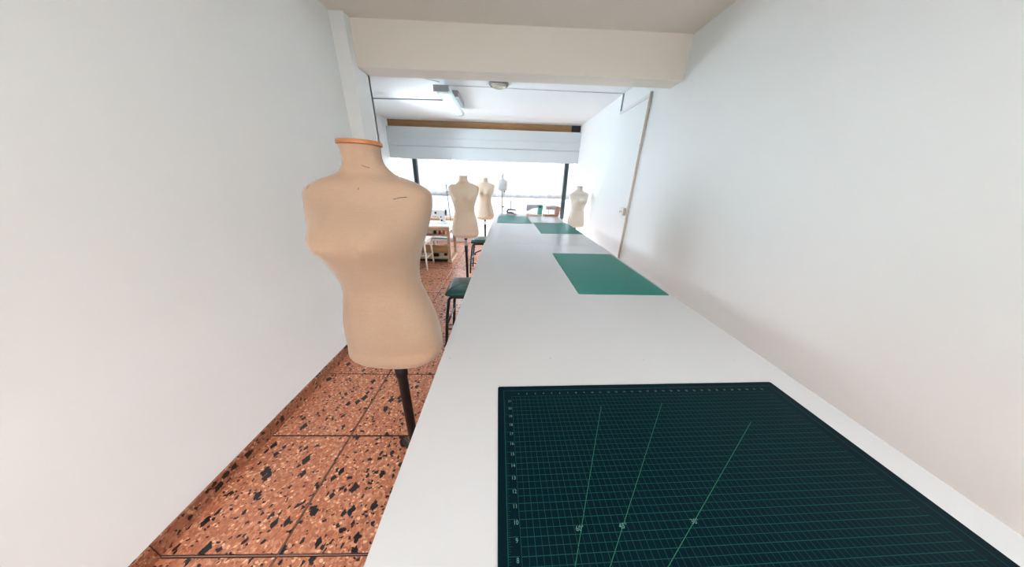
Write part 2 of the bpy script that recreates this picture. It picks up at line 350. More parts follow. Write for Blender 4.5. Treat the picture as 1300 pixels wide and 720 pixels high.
for nm, xx, y0, y1, z0_, z1_, lb_ in (('added_window', XF, SY0, SY1, SZ0, SZ1, 'added side window in the far left wall, unseen behind the pilaster, for extra light'),):
    w = empty(nm, (0, 0, 0), lb_, None); w['kind'] = 'structure'; ym = (y0 + y1) / 2
    for b in ((y0, y1, z0_, z0_ + .05), (y0, y1, z1_ - .05, z1_), (y0, y0 + .05, z0_ + .05, z1_ - .05), (y1 - .05, y1, z0_ + .05, z1_ - .05), (ym - .025, ym + .025, z0_ + .05, z1_ - .05)):
        obox('window_frame', M_white, w, (xx - .11, xx - .06, *b))
    obox('pane', M_glass, w, (xx - .088, xx - .084, y0 + .05, y1 - .05, z0_ + .05, z1_ - .05))
# ------------------------------------------------------------------ shutter box over the window
sb = empty('shutter_box', (0, 5.745, 1.8), 'long white boxed valance over the shop window, open gap above it', 'valance')
def sbx(name, m, b, bev=.003):
    return obox(name, m, sb, (b[0], b[1], b[2] - 5.745, b[3] - 5.745, b[4] - 1.8, b[5] - 1.8), bevel=bev)
z0 = 1.42
sbx('upper_panel', M_box, (XF + .004, XR - .004, 5.745, 5.765, z0 + .622, z0 + .955))
sbx('ledge_strip', M_box, (XF + .004, XR - .004, 5.738, 5.765, z0 + .765, z0 + .775), .001)
sbx('lower_panel', M_box, (XF + .004, XR - .004, 5.752, 5.772, z0 + .388, z0 + .612))
sbx('back_panel', M_box, (XF + .004, XR - .004, 5.772, 5.80, z0 + .40, z0 + .95))
sbx('bottom_panel', M_box, (XF + .004, XR - .004, 5.772, 5.84, z0 + .388, z0 + .40))
rb = sbx('recess_back', M_brown, (XF + .01, 1.30, 5.84, 5.86, z0 + .86, z0 + 1.088)); rb['label'] = 'brown wooden board deep in the gap'
sbx('recess_back', M_black, (1.30, XR - .004, 5.84, 5.86, z0 + .86, z0 + 1.088))  # black sheet standing in for the darkness of an open hole
sbx('recess_shelf', M_brown, (XF + .01, XR - .004, 5.80, 5.838, z0 + .90, z0 + .92))

# ------------------------------------------------------------------ curtains
def curtain(x0, x1, zb, zt, y, label, seed):
    rnd = random.Random(seed); bm = bmesh.new(); n = int((x1 - x0) / .012); rows = 10; ph = rnd.uniform(0, 6)
    fr = [rnd.uniform(.8, 1.25) for _ in range(40)]; prev = None
    off = []; t = ph
    for i in range(n + 1):
        t += .42 * fr[(i // 8) % 40]; off.append(t)
    for r in range(rows + 1):
        z = zb + (zt - zb) * r / rows; amp = .012 + .009 * (1 - r / rows)
        row = [bm.verts.new((x0 + (x1 - x0) * i / n, y + amp * math.sin(off[i]) + .008 * math.sin(off[i] * .37 + r * .15), z + (.004 * math.sin(off[i] * .5) if r == 0 else 0))) for i in range(n + 1)]
        if prev:
            for i in range(n): bm.faces.new((prev[i], prev[i + 1], row[i + 1], row[i]))
        prev = row
    o = fin(bm, 'sheer_curtain', M_sheer, None, smooth=True)
    tag(o, label, 'curtain')
    h = bmesh.new(); tube(h, [(x0, y, zb + .012), (x1, y, zb + .012)], .006, 6)
    fin(h, 'hem', M_sheer, o)
curtain(-2.36, -1.20, 1.075, 2.28, 5.99, 'sheer white curtain hanging left of the narrow gap behind the dress forms', 1)
curtain(-1.15, 1.46, 1.075, 2.28, 5.99, 'wide sheer white curtain hanging above the sewing machines, right of the narrow gap', 2)
o = otube('curtain_rod', M_white, None, [(XF + .002, 5.99, 2.29), (XR - .002, 5.99, 2.29)], .010)
tag(o, 'white rod carrying the sheer curtains under the valance', 'curtain rod')

# ------------------------------------------------------------------ table
tb = empty('cutting_table', (.39, 2.4, 0), 'very long white cutting table running towards the shop window', 'table')
TZ = .82
def tbx(name, m, b, bev=0):
    return obox(name, m, tb, (b[0] - .39, b[1] - .39, b[2] - 2.4, b[3] - 2.4, b[4], b[5]), bevel=bev)
tbx('table_top', M_table, (-.228, 1.0, -.55, 2.549, TZ - .028, TZ), .002)
tbx('table_top', M_table, (-.222, .992, 2.5515, 5.12, TZ - .028, TZ), .002)
for y in (-.3, 1.2, 2.45, 2.68, 3.8, 4.95):
    for x in (-.14, .91): tbx('leg', M_whitepaint, (x - .03, x + .03, y - .03, y + .03, 0, TZ - .028), .003)
    tbx('cross_rail', M_whitepaint, (-.11, .88, y - .015, y + .015, TZ - .12, TZ - .03), .002)
for x in (-.14, .91): 
    tbx('side_rail', M_whitepaint, (x - .012, x + .012, -.27, 2.42, TZ - .12, TZ - .03), .002)
    tbx('side_rail', M_whitepaint, (x - .012, x + .012, 2.71, 4.92, TZ - .12, TZ - .03), .002)
for x, y in ((-.195, .727), (.173, .733), (.52, .730), (.87, .732)):
    olathe('screw', M_grey, tb, [(.0028, -.001), (.0028, .0004), (.001, .0006)], (x - .39, y - 2.4, TZ), 10)
for x in (-.195, .173, .52, .87):
    for y in (2.60,): olathe('screw', M_white, tb, [(.0028, -.001), (.0028, .0004), (.001, .0006)], (x - .39, y - 2.4, TZ), 10)

# ------------------------------------------------------------------ cutting mats
def mat_obj(x, y, wx, wy, rz, m, label):   # origin = far-left corner
    t = empty('cutting_mat', (x, y, TZ), label, 'cutting mat', None, rz)
    bm = bmesh.new(); r = .006; pts = []
    for cx, cy, a0 in ((wx - r, -r, 0), (r, -r, 90), (r, -wy + r, 180), (wx - r, -wy + r, 270)):
        for k in range(5):
            a = math.radians(a0 + k * 22.5); pts.append((cx + r * math.cos(a), cy + r * math.sin(a)))
    a = [bm.verts.new((p[0], p[1], .0003)) for p in pts]; b = [bm.verts.new((p[0], p[1], .0030)) for p in pts]
    bm.faces.new(list(reversed(a))); bm.faces.new(b)
    for i in range(len(pts)): bm.faces.new((a[i], a[(i + 1) % len(pts)], b[(i + 1) % len(pts)], b[i]))
    fin(bm, 'mat_sheet', m, t)
    return t
ZP = .00325
def quad(bm, x0, y0, x1, y1, w):
    d = Vector((x1 - x0, y1 - y0)); n = Vector((-d.y, d.x)).normalized() * w / 2
    bm.faces.new([bm.verts.new((p[0], p[1], ZP)) for p in ((x0 - n.x, y0 - n.y), (x1 - n.x, y1 - n.y), (x1 + n.x, y1 + n.y), (x0 + n.x, y0 + n.y))])
def label_text(s, x, y, size, m, parent, name='number', rz=0):
    c = bpy.data.curves.new(name, 'FONT'); c.body = s; c.size = size; c.align_x = 'CENTER'; c.align_y = 'CENTER'; c.resolution_u = 2
    o = bpy.data.objects.new(name, c); COL.objects.link(o); o.location = (x, y, ZP + .0001); o.rotation_euler.z = rz
    me = bpy.data.meshes.new_from_object(o); bpy.data.objects.remove(o)
    o = bpy.data.objects.new(name, me); COL.objects.link(o); me.materials.clear(); me.materials.append(m); o.location = (x, y, 0.0001 if False else ZP); o.rotation_euler.z = rz
    o.location.z = ZP + .0001; o.parent = parent
    return o
RZ1 = math.radians(1.85)
MW, MH = .912, .603
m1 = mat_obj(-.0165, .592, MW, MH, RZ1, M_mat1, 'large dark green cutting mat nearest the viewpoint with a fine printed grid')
U0, V0, HI = .0415, .0392, .0127
ucols = int((MW - U0 * 2) / HI); V1 = V0 + 42 * HI + .0127
bm = bmesh.new()
for i in range(ucols + 1): quad(bm, U0 + i * HI, -V0, U0 + i * HI, -V1, .0006 if i % 2 else .0008)
v = V0; k = 0
while v < V1 + .001:
    quad(bm, U0, -v, U0 + ucols * HI, -v, .0010 if k % 2 else .0008); v += HI; k += 1
fin(bm, 'grid_print', M_print, m1)
bm = bmesh.new()
UR = U0 + ucols * HI + .0235
quad(bm, .018, -.0147, .018, -V1 - .004, .0014); quad(bm, .018, -.0165, UR, -.0165, .0012); quad(bm, UR, -.0147, UR, -V1 - .004, .0014)
for k in range(0, 168):    # ruler ticks: eighths of an inch
    vv = .356 + .2286 - k * .003175
    if vv > .03:
        ln = .020 if k % 8 == 0 else (.008 if k % 4 == 0 else (.006 if k % 2 == 0 else .0042)); quad(bm, .018, -vv, .018 + ln, -vv, .0005 if k % 8 else .0009)
for k in range(0, int((UR - .03) / .003175)):
    uu = U0 + k * .003175; ln = .006 if k % 8 == 0 else .0035
    if uu < UR - .01: quad(bm, uu, -.0165, uu, -.0165 - ln, .0005)
fin(bm, 'ruler_print', M_print, m1)
bm = bmesh.new()
O = (.0435, .56)
for (u, vv) in ((.3005, .080), (.487, .075), (.70, .1435)):
    quad(bm, O[0], -O[1], u, -vv, .0009)
fin(bm, 'angle_lines', M_printg, m1)
for s, u, vv in (('60°', .1535, .349), ('45°', .2370, .3485), ('30°', .3800, .3475)):
    label_text(s, u, -vv, .0115, M_digit, m1, 'angle_number')
for n in range(0, 22):
    vv = .356 + (9 - n) * .0254
    if .045 < vv < .6: label_text(str(n), .0345, -vv - .0052, .0100, M_digit, m1)
for n in range(1, 33):
    label_text(str(n), U0 + n * .0254 - .004, -.0335 + .0035, .0085, M_digit, m1)
def green_mat(x, y, rz, label):
    t = mat_obj(x, y, .545, .89, rz, M_mat, label)
    bm = bmesh.new()
    for i in range(20): quad(bm, .033 + i * .0252, -.035, .033 + i * .0252, -.855, .0011)
    for i in range(33): quad(bm, .033, -.035 - i * .0256, .033 + 19 * .0252, -.035 - i * .0256, .0011)
    for p in ((.018, -.02, .018, -.87), (.527, -.02, .527, -.87), (.018, -.02, .527, -.02), (.018, -.87, .527, -.87)): quad(bm, *p, .0012)
    fin(bm, 'grid_print', M_printm, t)
green_mat(.428, 2.196, math.radians(.3), 'mid green cutting mat in the middle of the table, second from the viewpoint')
green_mat(.430, 4.025, math.radians(1.0), 'green cutting mat reaching the right table edge beside the pale dress form')
green_mat(-.150, 4.80, math.radians(.4), 'farthest pale green cutting mat lying in front of the steam iron')

# ------------------------------------------------------------------ dress forms
ZN = [x / .75 for x in (0, .03, .08, .13, .20, .27, .33, .39, .45, .50, .55, .60, .63, .655, .675, .695, .72, .75)]
TA = [0.1399, 0.1702, 0.1742, 0.1705, 0.159, 0.1407, 0.1255, 0.1292, 0.145, 0.1633, 0.18, 0.1901, 0.1866, 0.1469, 0.0877, 0.062, 0.0519, 0.0525]
TF = [0.0787, 0.1032, 0.1016, 0.1052, 0.1084, 0.1073, 0.1061, 0.1233, 0.1446, 0.1341, 0.1231, 0.0952, 0.0797, 0.0657, 0.0541, 0.0521, 0.0522, 0.055]
TB = [0.1118, 0.1279, 0.1357, 0.133, 0.1124, 0.086, 0.0738, 0.0753, 0.0842, 0.0917, 0.0979, 0.0984, 0.0899, 0.0771, 0.0656, 0.0575, 0.0532, 0.0539]
TC = [0.009, 0.0019, 0.003, 0.0022, 0.001, -0.0012, -0.0048, -0.0089, -0.009, -0.0049, -0.0031, 0.0009, 0.0013, 0.0016, 0.0077, 0.0035, 0.0006, -0.0013]
def grads(xs, ys):
    m = []
    for i in range(len(xs)):
        if i == 0: m.append((ys[1] - ys[0]) / (xs[1] - xs[0]))
        elif i == len(xs) - 1: m.append((ys[-1] - ys[-2]) / (xs[-1] - xs[-2]))
        else:
            h0 = xs[i] - xs[i - 1]; h1 = xs[i + 1] - xs[i]
            m.append((h0 * h0 * ys[i + 1] + (h1 * h1 - h0 * h0) * ys[i] - h1 * h1 * ys[i - 1]) / (h0 * h1 * (h0 + h1)))
    return m
def herm(x, xs, ys, m):
    i = 0
    while i < len(xs) - 2 and x > xs[i + 1]: i += 1
    h = xs[i + 1] - xs[i]; t = (x - xs[i]) / h
    return (2 * t**3 - 3 * t**2 + 1) * ys[i] + (t**3 - 2 * t**2 + t) * h * m[i] + (-2 * t**3 + 3 * t**2) * ys[i + 1] + (t**3 - t**2) * h * m[i + 1]
def torso_mesh(bust=.058):
    gs = [grads(ZN, a) for a in (TA, TF, TB, TC)]; bm = bmesh.new(); NA, NZ, H = 72, 90, .75; prev = None
    def pt(th, A, Fd, B, C, z, t, sh=1.0):
        n = 2.35 if t < .86 else 2.35 - .35 * min(1, (t - .86) / .06)
        ct, st = math.cos(th), math.sin(th)
        x = A * math.copysign(abs(ct) ** (2 / n), ct); y = (Fd if st < 0 else B) * math.copysign(abs(st) ** (2 / n), st)
        fr = max(0, -st) ** .5
        g = sum(math.exp(-((x - s * .072) / .060) ** 2 - ((t - .665) * H / (.055 if t > .665 else .042)) ** 2) for s in (-1, 1))
        return (x * sh, (y - bust * g * fr + C) * sh, z)
    for k in range(NZ):
        t = k / (NZ - 1); A, Fd, B, C = (herm(t, ZN, a, g) for a, g in zip((TA, TF, TB, TC), gs))
        rg = [bm.verts.new(pt(2 * math.pi * i / NA, A, Fd, B, C, t * H, t)) for i in range(NA)]
        if prev:
            for i in range(NA): bm.faces.new((prev[i], prev[(i + 1) % NA], rg[(i + 1) % NA], rg[i]))
        else: first = rg
        prev = rg
    bm.faces.new(prev)
    # slightly domed underside
    r = first
    for s, dz in ((.9, -.004), (.5, -.006)):
        nr = [bm.verts.new((v.co.x * s, v.co.y * s, dz)) for v in first]
        for i in range(NA): bm.faces.new((nr[i], nr[(i + 1) % NA], r[(i + 1) % NA], r[i]))
        r = nr
    bm.faces.new(list(reversed(r)))
    bmesh.ops.recalc_face_normals(bm, faces=list(bm.faces))
    me = bpy.data.meshes.new('torso'); bm.to_mesh(me); bm.free()
    for p in me.polygons: p.use_smooth = True
    me.set_sharp_from_angle(angle=math.radians(50))
    return me
TORSO = torso_mesh()
def dress_form(x, y, zb, sc, rz, fabric, capm, label, sleeve_top, pole_r=.011, sleeve_r=.016, leg_r=.26, lrot=0, capr=.060, group=None, pole_m=None):
    t = empty('dress_form', (x, y, 0), label, 'mannequin', group, rz)
    me = TORSO.copy(); me.materials.append(fabric)
    b = link('torso', me, t); b.location = (0, 0, zb); b.scale = (sc, sc, sc)
    H = .75 * sc
    olathe('neck_cap', capm, t, [(capr * .93, 0), (capr, .002), (capr, .009), (capr * .96, .0115), (.004, .012)], (0, 0, zb + H), 40, 1, 1.0)
    otube('pole', pole_m or M_chrome, t, [(0, 0, zb - .003), (0, 0, sleeve_top - .1)], pole_r * sc, 14)
    olathe('pole_collar', M_black, t, [(.017, -.034), (.019, -.03), (.019, -.004), (.017, 0)], (0, 0, zb - .006), 20)
    otube('sleeve', M_black, t, [(0, 0, sleeve_top), (0, 0, sleeve_top - .085), (0, 0, sleeve_top - .093), (0, 0, .10)], [sleeve_r * 1.25, sleeve_r * 1.25, sleeve_r, sleeve_r], 16)
    olathe('hub', M_black, t, [(.022, 0), (.03, .006), (.03, .05), (.024, .07)], (0, 0, .07), 20)
    for i in range(3):
        a = math.radians(lrot + 120 * i); c, s = math.cos(a), math.sin(a)
        l = otube('leg', M_black, t, [(c * .02, s * .02, .105), (c * leg_r * .5, s * leg_r * .5, .085), (c * leg_r * .95, s * leg_r * .95, .045), (c * leg_r, s * leg_r, .03)], [.014, .013, .012, .011], 10)
        olathe('foot', M_black, l, [(.018, 0), (.022, .006), (.022, .032), (.012, .042)], (c * leg_r, s * leg_r, 0), 12)
    return t
# pose fitted to the photograph
d1 = dress_form(-.4224, .8109, .757, .9938, math.radians(-2.6), M_linen, M_cap, 'large linen dress form nearest the viewpoint with orange wooden neck cap', .752, .016, .0195, .215, lrot=134, capr=.0590)
from mathutils.bvhtree import BVHTree
_bm = bmesh.new(); _bm.from_mesh(TORSO); _bv = BVHTree.FromBMesh(_bm); _bm.free()
def stroke(pts, r):
    q = []
    for x, z in pts:
        h = _bv.ray_cast(Vector((x, -1, z)), Vector((0, 1, 0)))[0]
        q.append((h.x * .9938, h.y * .9938, h.z * .9938 + .757))
    otube('pen_mark', M_post, d1, q, r, 5)
stroke([(.111, .612), (.128, .6165), (.144, .618)], .0011)
stroke([(.021, .698), (.030, .694), (.038, .692)], .0008)
stroke([(.016, .640), (.0165, .634)], .0010)
stroke([(-.150, .640), (-.149, .630)], .0009)
stroke([(-.143, .643), (-.142, .633)], .0009)
dress_form(-.535, 3.28, .722, .985, math.radians(4), M_linen2, M_whitepaint, 'cream dress form standing behind the green stool, second from the viewpoint', .605, .014, .018, .27, lrot=30, capr=.050)
dress_form(-.418, 4.98, .722, .985, math.radians(-2), M_linen2, M_beige, 'small looking beige dress form behind the others, third along the left table edge', .62, .014, .018, .22, lrot=70, capr=.052)
dress_form(1.245, 4.50, .690, .90, math.radians(10), M_linen3, M_grey, 'pale dress form between the table and the right wall', .64, .012, .016, .16, lrot=90, capr=.046)

# ------------------------------------------------------------------ stools
def stool(x0, y0, label, w=.38, d=.37, h=.55, rz=0, splay=.03):
    t = empty('stool', (x0 + w / 2, y0 + d / 2, 0), label, 'stool', None, rz)
    bm = bmesh.new(); n = 14; rows = {}
    for i in range(n + 1):
        for j in range(n + 1):
            u, v = i / n * 2 - 1, j / n * 2 - 1
            e = max(abs(u), abs(v)); su = u * (1 - .045 * v * v * abs(u) ** 3); sv = v * (1 - .045 * u * u * abs(v) ** 3)
            z = h - .012 + .012 * (1 - u * u) * (1 - v * v) + .01 * (1 - abs(u) ** 8) * (1 - abs(v) ** 8) - (.012 if e > .999 else 0)
            rows[i, j] = bm.verts.new((su * w / 2, sv * d / 2, z))
    for i in range(n):
        for j in range(n): bm.faces.new((rows[i, j], rows[i + 1, j], rows[i + 1, j + 1], rows[i, j + 1]))
    edge = [rows[i, 0] for i in range(n)] + [rows[n, j] for j in range(n)] + [rows[n - i, n] for i in range(n)] + [rows[0, n - j] for j in range(n)]
    mid = [bm.verts.new((v.co.x * 1.015, v.co.y * 1.015, h - .04)) for v in edge]; low = [bm.verts.new((v.co.x * .93, v.co.y * .93, h - .055)) for v in edge]; L_ = len(edge)
    for a, b in ((edge, mid), (mid, low)):
        for i in range(L_): bm.faces.new((a[i], a[(i + 1) % L_], b[(i + 1) % L_], b[i]))
    bm.faces.new(low)
    fin(bm, 'seat', M_vinyl, t, smooth=True)
    hx, hy = w / 2 - .03, d / 2 - .03
    for sy in (-1, 1):
        f = otube('leg_frame', M_black, t, [(-hx - splay + .004, sy * (hy + splay * .3), h * .5), (-hx - .006, sy * hy, h - .13), (-hx, sy * hy, h - .095), (-hx + .012, sy * hy, h - .075), (-hx + .035, sy * hy, h - .066), (hx - .035, sy * hy, h - .066), (hx - .012, sy * hy, h - .075), (hx, sy * hy, h - .095), (hx + .006, sy * hy, h - .13), (hx + splay - .004, sy * (hy + splay * .3), h * .5)], .0135, 10)
        for sx in (-1, 1):
            l = otube('leg', M_black, t, [(sx * (hx + splay - .004), sy * (hy + splay * .3), h * .5), (sx * (hx + splay * 1.6), sy * (hy + splay * .6), .008)], .0135, 10)
            olathe('foot', M_black, l, [(.013, 0), (.014, .003), (.013, .02)], (sx * (hx + splay * 1.6), sy * (hy + splay * .6), 0), 10)
    for sx in (-1, 1): otube('crossbar', M_black, t, [(sx * (hx + splay), -hy - .005, h * .38), (sx * (hx + splay), hy + .005, h * .38)], .007, 8)
    otube('crossbar', M_black, t, [(-hx - splay, -hy - .006, h * .3), (hx + splay, -hy - .006, h * .3)], .007, 8)
    return t
stool(-.515, 1.90, 'green vinyl stool with black tube legs pushed under the near part of the table')
stool(-.560, 3.84, 'green vinyl stool tucked under the table farther off, behind the cream dress form', d=.36)

# ------------------------------------------------------------------ right wall: conduit, duct, socket
cn = empty('wall_conduit', (XR - .014, 3.083, 1.42), 'beige electrical conduit running vertically down the right wall', 'conduit')
otube('pipe', M_conduit, cn, [(0, 0, -1.40), (0, 0, .90)], .0135, 12)
for z in (-.9, -.25, .4, .8): olathe('clip', M_conduit, cn, [(.0165, 0), (.0165, .016)], (0, 0, z), 12)
dc = empty('wall_duct', (XR, 3.46, 2.30), 'white cable duct running from the conduit top up to the far ceiling', 'cable duct')
obox('duct_run', M_duct, dc, (-.018, 0, -.39, .39, -.018, .012), .002)
obox('riser', M_cable, dc, (-.016, -.001, .372, .392, 0, .208), .002)
cd2 = otube('ceiling_conduit', M_duct, None, [(XR - .02, 3.845, ZC2 - .006), (-.9, 3.80, ZC2 - .006)], .005, 8)
tag(cd2, 'thin white conduit crossing the far ceiling from the right wall to the lamp', 'conduit')
sk = empty('wall_socket', (XR, 3.21, 1.108), 'small ivory socket box on the right wall beside the conduit', 'socket')
obox('back_box', M_conduit, sk, (-.035, -.0005, -.05, .05, -.045, .045), .004)
obox('cover_plate', M_white, sk, (-.046, -.035, -.052, .052, -.047, .047), .003)
for y in (-.02, .02): obox('socket_slot', M_dkmetal, sk, (-.048, -.0455, y - .005, y + .005, -.012, .012), .001)
wb = empty('fuse_box', (XF, 5.98 - .14, 1.42), 'small dark grey box high on the far left wall beside the window', 'wall box')
obox('case', M_box2, wb, (0.001, .07, -.06, .08, -.08, .06), .005); obox('lid', M_box2, wb, (.07, .08, -.055, .075, -.075, .055), .003)

# ------------------------------------------------------------------ ceiling: lamp, disc, cables
lp = empty('ceiling_lamp', (-.80, 4.26, ZC2), 'fluorescent ceiling lamp with clear ribbed cover', 'ceiling lamp')
obox('mounting_plate', M_grey, lp, (.05, .13, -.28, .25, -.075, -.001), .006)
obox('lamp_body', M_white, lp, (-.085, .085, -.64, .60, -.085, -.062), .005)
bm = bmesh.new(); prof = []
for k in range(13):
    a = math.pi * k / 12; prof.append((-.09 * math.cos(a), -.085 - .045 * math.sin(a) ** .7 if 0 < k < 12 else -.085))
prev = None
ys = [-.66 + i * .02 for i in range(64)]
for i, y in enumerate(ys):
    end = 1.0
    dd = ys[-1] - y
    if dd < .10: end = math.sqrt(max(.02, 1 - ((.10 - dd) / .10) ** 2))
    row = [bm.verts.new((px * end, y, -.085 + (pz + .085) * (end if i else 1) * (1 if i % 2 else .985))) for px, pz in prof]
    if prev:
        for k in range(len(row) - 1): bm.faces.new((prev[k], prev[k + 1], row[k + 1], row[k]))
    else: bm.faces.new(row)
    prev = row
fin(bm, 'ribbed_cover', M_diff, lp, smooth=False)
for x in (-.035, .035): otube('tube', M_tubeglow, lp, [(x, -.55, -.10), (x, .45, -.10)], .011, 12)
obox('end_cap', M_grey, lp, (-.092, .092, -.675, -.655, -.13, -.062), .003)
lb = empty('ceiling_lamp', (.30, -1.75, ZC1), 'added fluorescent ceiling lamp, unseen behind the viewpoint, lighting the near room', 'ceiling lamp', None, math.pi / 2)
obox('lamp_body', M_white, lb, (-.10, .10, -.62, .62, -.07, -.001), .006)
for x in (-.05, .05): otube('tube', M_tubeglow, lb, [(x, -.58, -.085), (x, .58, -.085)], .013, 12)
ll = bpy.data.lights.new('added_lamp_light', 'AREA'); ll.shape = 'RECTANGLE'; ll.size = .18; ll.size_y = 1.15; ll.energy = ADDED_LAMP_W; ll.color = (1, .98, .96)  # fill light of the added lamp, out of view
lo_ = bpy.data.objects.new('added_lamp_light', ll); COL.objects.link(lo_); lo_.parent = lb; lo_.location = (0, 0, -.105)
ds = empty('ceiling_vent', (-.120, 3.665, ZC2), 'round ceiling fitting with a dark rim and pressed glass centre', 'ceiling fitting')
olathe('rim', M_box2, ds, [(.118, 0), (.122, -.012), (.112, -.02), (.095, -.014), (.094, 0)][::-1] if False else [(.094, -.001), (.100, -.028), (.112, -.028), (.120, -.012), (.120, -.001)], (0, 0, 0), 40)
olathe('glass_centre', M_lens, ds, [(.002, -.058), (.03, -.052), (.045, -.044), (.055, -.050), (.07, -.046), (.088, -.034), (.095, -.020), (.095, -.004)], (0, 0, 0), 40)
olathe('halo_ring', M_duct, ds, [(.15, -.003), (.15, -.0005)], (0, 0, 0), 40)
c = otube('ceiling_cable', M_cable, None, [(XF + .004, 4.50, ZC2 - .006), (-1.5, 4.45, ZC2 - .007), (-.86, 4.42, ZC2 - .007)], .0075, 8)
tag(c, 'grey cable crossing the far ceiling from the left wall to the lamp', 'cable')
c = otube('ceiling_wire', M_duct, None, [(-1.62, 3.52, ZC2 - .004), (-1.2, 3.50, ZC2 - .004), (-.98, 3.62, ZC2 - .004), (-.84, 3.70, ZC2 - .004)], .004, 6)
tag(c, 'thin loose white wire on the ceiling near the lamp head', 'wire')
c = otube('ceiling_wire', M_duct, None, [(-1.95, 3.42, ZC2 - .004), (-1.74, 3.72, ZC2 - .004), (-1.90, 4.0, ZC2 - .004), (-2.2, 4.1, ZC2 - .004)], .005, 6)
tag(c, 'thin white wire kinked at the ceiling corner beside the pilaster', 'wire')

# ------------------------------------------------------------------ ironing station at the table end
ic = empty('steam_iron', (.095, 4.93, TZ), 'black steam iron resting at the far end of the table', 'iron', None, math.radians(-12))
bm = bmesh.new()
pts = [(-.10, 0), (.115, 0), (.115, .012), (.07, .030), (-.06, .030), (-.10, .016)]
for a, b, s in ((0, .012, 1),):
    out = [(-.10, -.045), (-.10, .045), (.02, .05), (.08, .03), (.115, 0), (.08, -.03), (.02, -.05)]
    lo = [bm.verts.new((x, y, 0.001)) for x, y in out]; hi = [bm.verts.new((x, y, .014)) for x, y in out]; t2 = [bm.verts.new((x * .8, y * .7, .034)) for x, y in out]
    bm.faces.new(list(reversed(lo))); bm.faces.new(t2)
    for p, q in ((lo, hi), (hi, t2)):
        for i in range(7): bm.faces.new((p[i], p[(i + 1) % 7], q[(i + 1) % 7], q[i]))
fin(bm, 'soleplate', M_chrome, ic)
otube('handle', M_black, ic, [(-.07, 0, .032), (-.085, 0, .07), (-.06, 0, .098), (.0, 0, .102), (.06, 0, .097), (.088, 0, .090)], [.014, .014, .014, .012, .013, .010], 10)
otube('front_stem', M_black, ic, [(-.07, 0, .032), (.0, 0, .036), (.05, 0, .034)], [.02, .022, .014], 10)
otube('hose', M_grey, ic, [(-.085, 0, .09), (-.13, .01, .12), (-.15, .02, .10), (-.17, .03, .04)], .005, 8)
bs = empty('bottle_stand', (-.088, 5.06, TZ), 'steel stand at the table end carrying the hanging water bottle', 'stand')
olathe('foot', M_chrome, bs, [(.035, 0), (.035, .008), (.012, .014)], (0, 0, 0), 20)
otube('pole', M_chrome, bs, [(0, 0, .01), (0, 0, .66), (0, 0, .70)], .0085, 10)
otube('hook', M_chrome, bs, [(0, 0, .69), (.006, -.01, .715), (.014, -.035, .72), (.014, -.06, .705), (.012, -.072, .685)], .005, 8)
obox('clamp', M_black, bs, (-.012, .035, -.013, .013, .13, .145), .003)
bt = empty('water_bottle', (-.076, 4.985, 1.25), 'white rounded water bottle of the steam iron hanging on the stand', 'bottle')
olathe('bottle_body', M_bag, bt, [(.02, .0), (.05, .008), (.072, .035), (.078, .07), (.078, .13), (.07, .165), (.05, .185), (.02, .195)], (0, 0, 0), 28, 1.25, .62)
olathe('bottle_cap', M_grey, bt, [(.016, 0), (.017, .02), (.012, .026)], (0, 0, .193), 16)
otube('bottle_handle', M_chrome, bt, [(-.02, 0, .192), (-.014, 0, .232), (0, 0, .240), (.014, 0, .232), (.02, 0, .192)], .0035, 8)
olathe('valve', M_black, bt, [(.010, -.018), (.013, -.010), (.010, .004)], (.03, 0, 0), 12)
otube('tube', M_grey, bt, [(.03, 0, -.015), (.028, 0, -.12), (.036, .0, -.26), (.03, .01, -.38), (.06, .0, -.40)], .003, 6)
sp = empty('cable_support', (.085, 5.04, TZ), 'thin upright cable support rod behind the steam iron', 'rod')
otube('rod', M_grey, sp, [(0, 0, .0), (0, 0, .30), (-.002, 0, .58)], [.006, .004, .0025], 8)
otube('spring', M_grey, sp, [(0, 0, .10), (0, 0, .26)], .010, 10); olathe('foot', M_grey, sp, [(.025, 0), (.025, .006), (.01, .012)], (0, 0, 0), 16)

# ------------------------------------------------------------------ sewing machines on the table
sm = empty('sewing_machine', (.54, 4.95, TZ), 'white and mint green sewing machine at the far end of the table', 'sewing machine')
obox('base', M_beige, sm, (-.15, .15, -.075, .075, .001, .028), .006)
bm = bmesh.new(); prism(bm, [(-.155, .085), (-.15, .185), (-.135, .196), (.07, .196), (.07, .140), (-.055, .136), (-.085, .118), (-.095, .085)], -.05, .05)
fin(bm, 'arm', M_grey, sm, bevel=.008)
obox('pillar', M_teal, sm, (.062, .148, -.06, .06, .024, .165), .01)
t2 = obox('pillar_top', M_teal, sm, (.055, .152, -.062, .062, .160, .203), .012)
obox('needle_bar', M_chrome, sm, (-.125, -.115, -.005, .005, .03, .088), .002)
obox('presser_foot', M_chrome, sm, (-.13, -.11, -.02, .01, .030, .036), .001)
w_ = olathe('handwheel', M_teal, sm, [(.03, 0), (.034, .004), (.034, .014), (.03, .018)], (0, 0, 0), 24); w_.rotation_euler = (0, math.pi / 2, 0); w_.location = (.15, 0, .15)
k_ = olathe('stitch_dial', M_dkmetal, sm, [(.016, 0), (.02, .003), (.018, .008)], (0, 0, 0), 24, 1.3, .7); k_.rotation_euler = (math.pi / 2, 0, 0); k_.location = (.103, -.060, .168)
sm2 = empty('sewing_machine', (.875, 4.95, TZ), 'brown and beige sewing machine beside the right corner of the table', 'sewing machine')
obox('base', M_pink, sm2, (-.13, .14, -.075, .075, .001, .03), .008)
obox('bed', M_beige, sm2, (-.165, -.04, -.06, .04, .010, .036), .008)
obox('arm', M_beige, sm2, (-.115, .10, -.05, .05, .115, .185), .01)
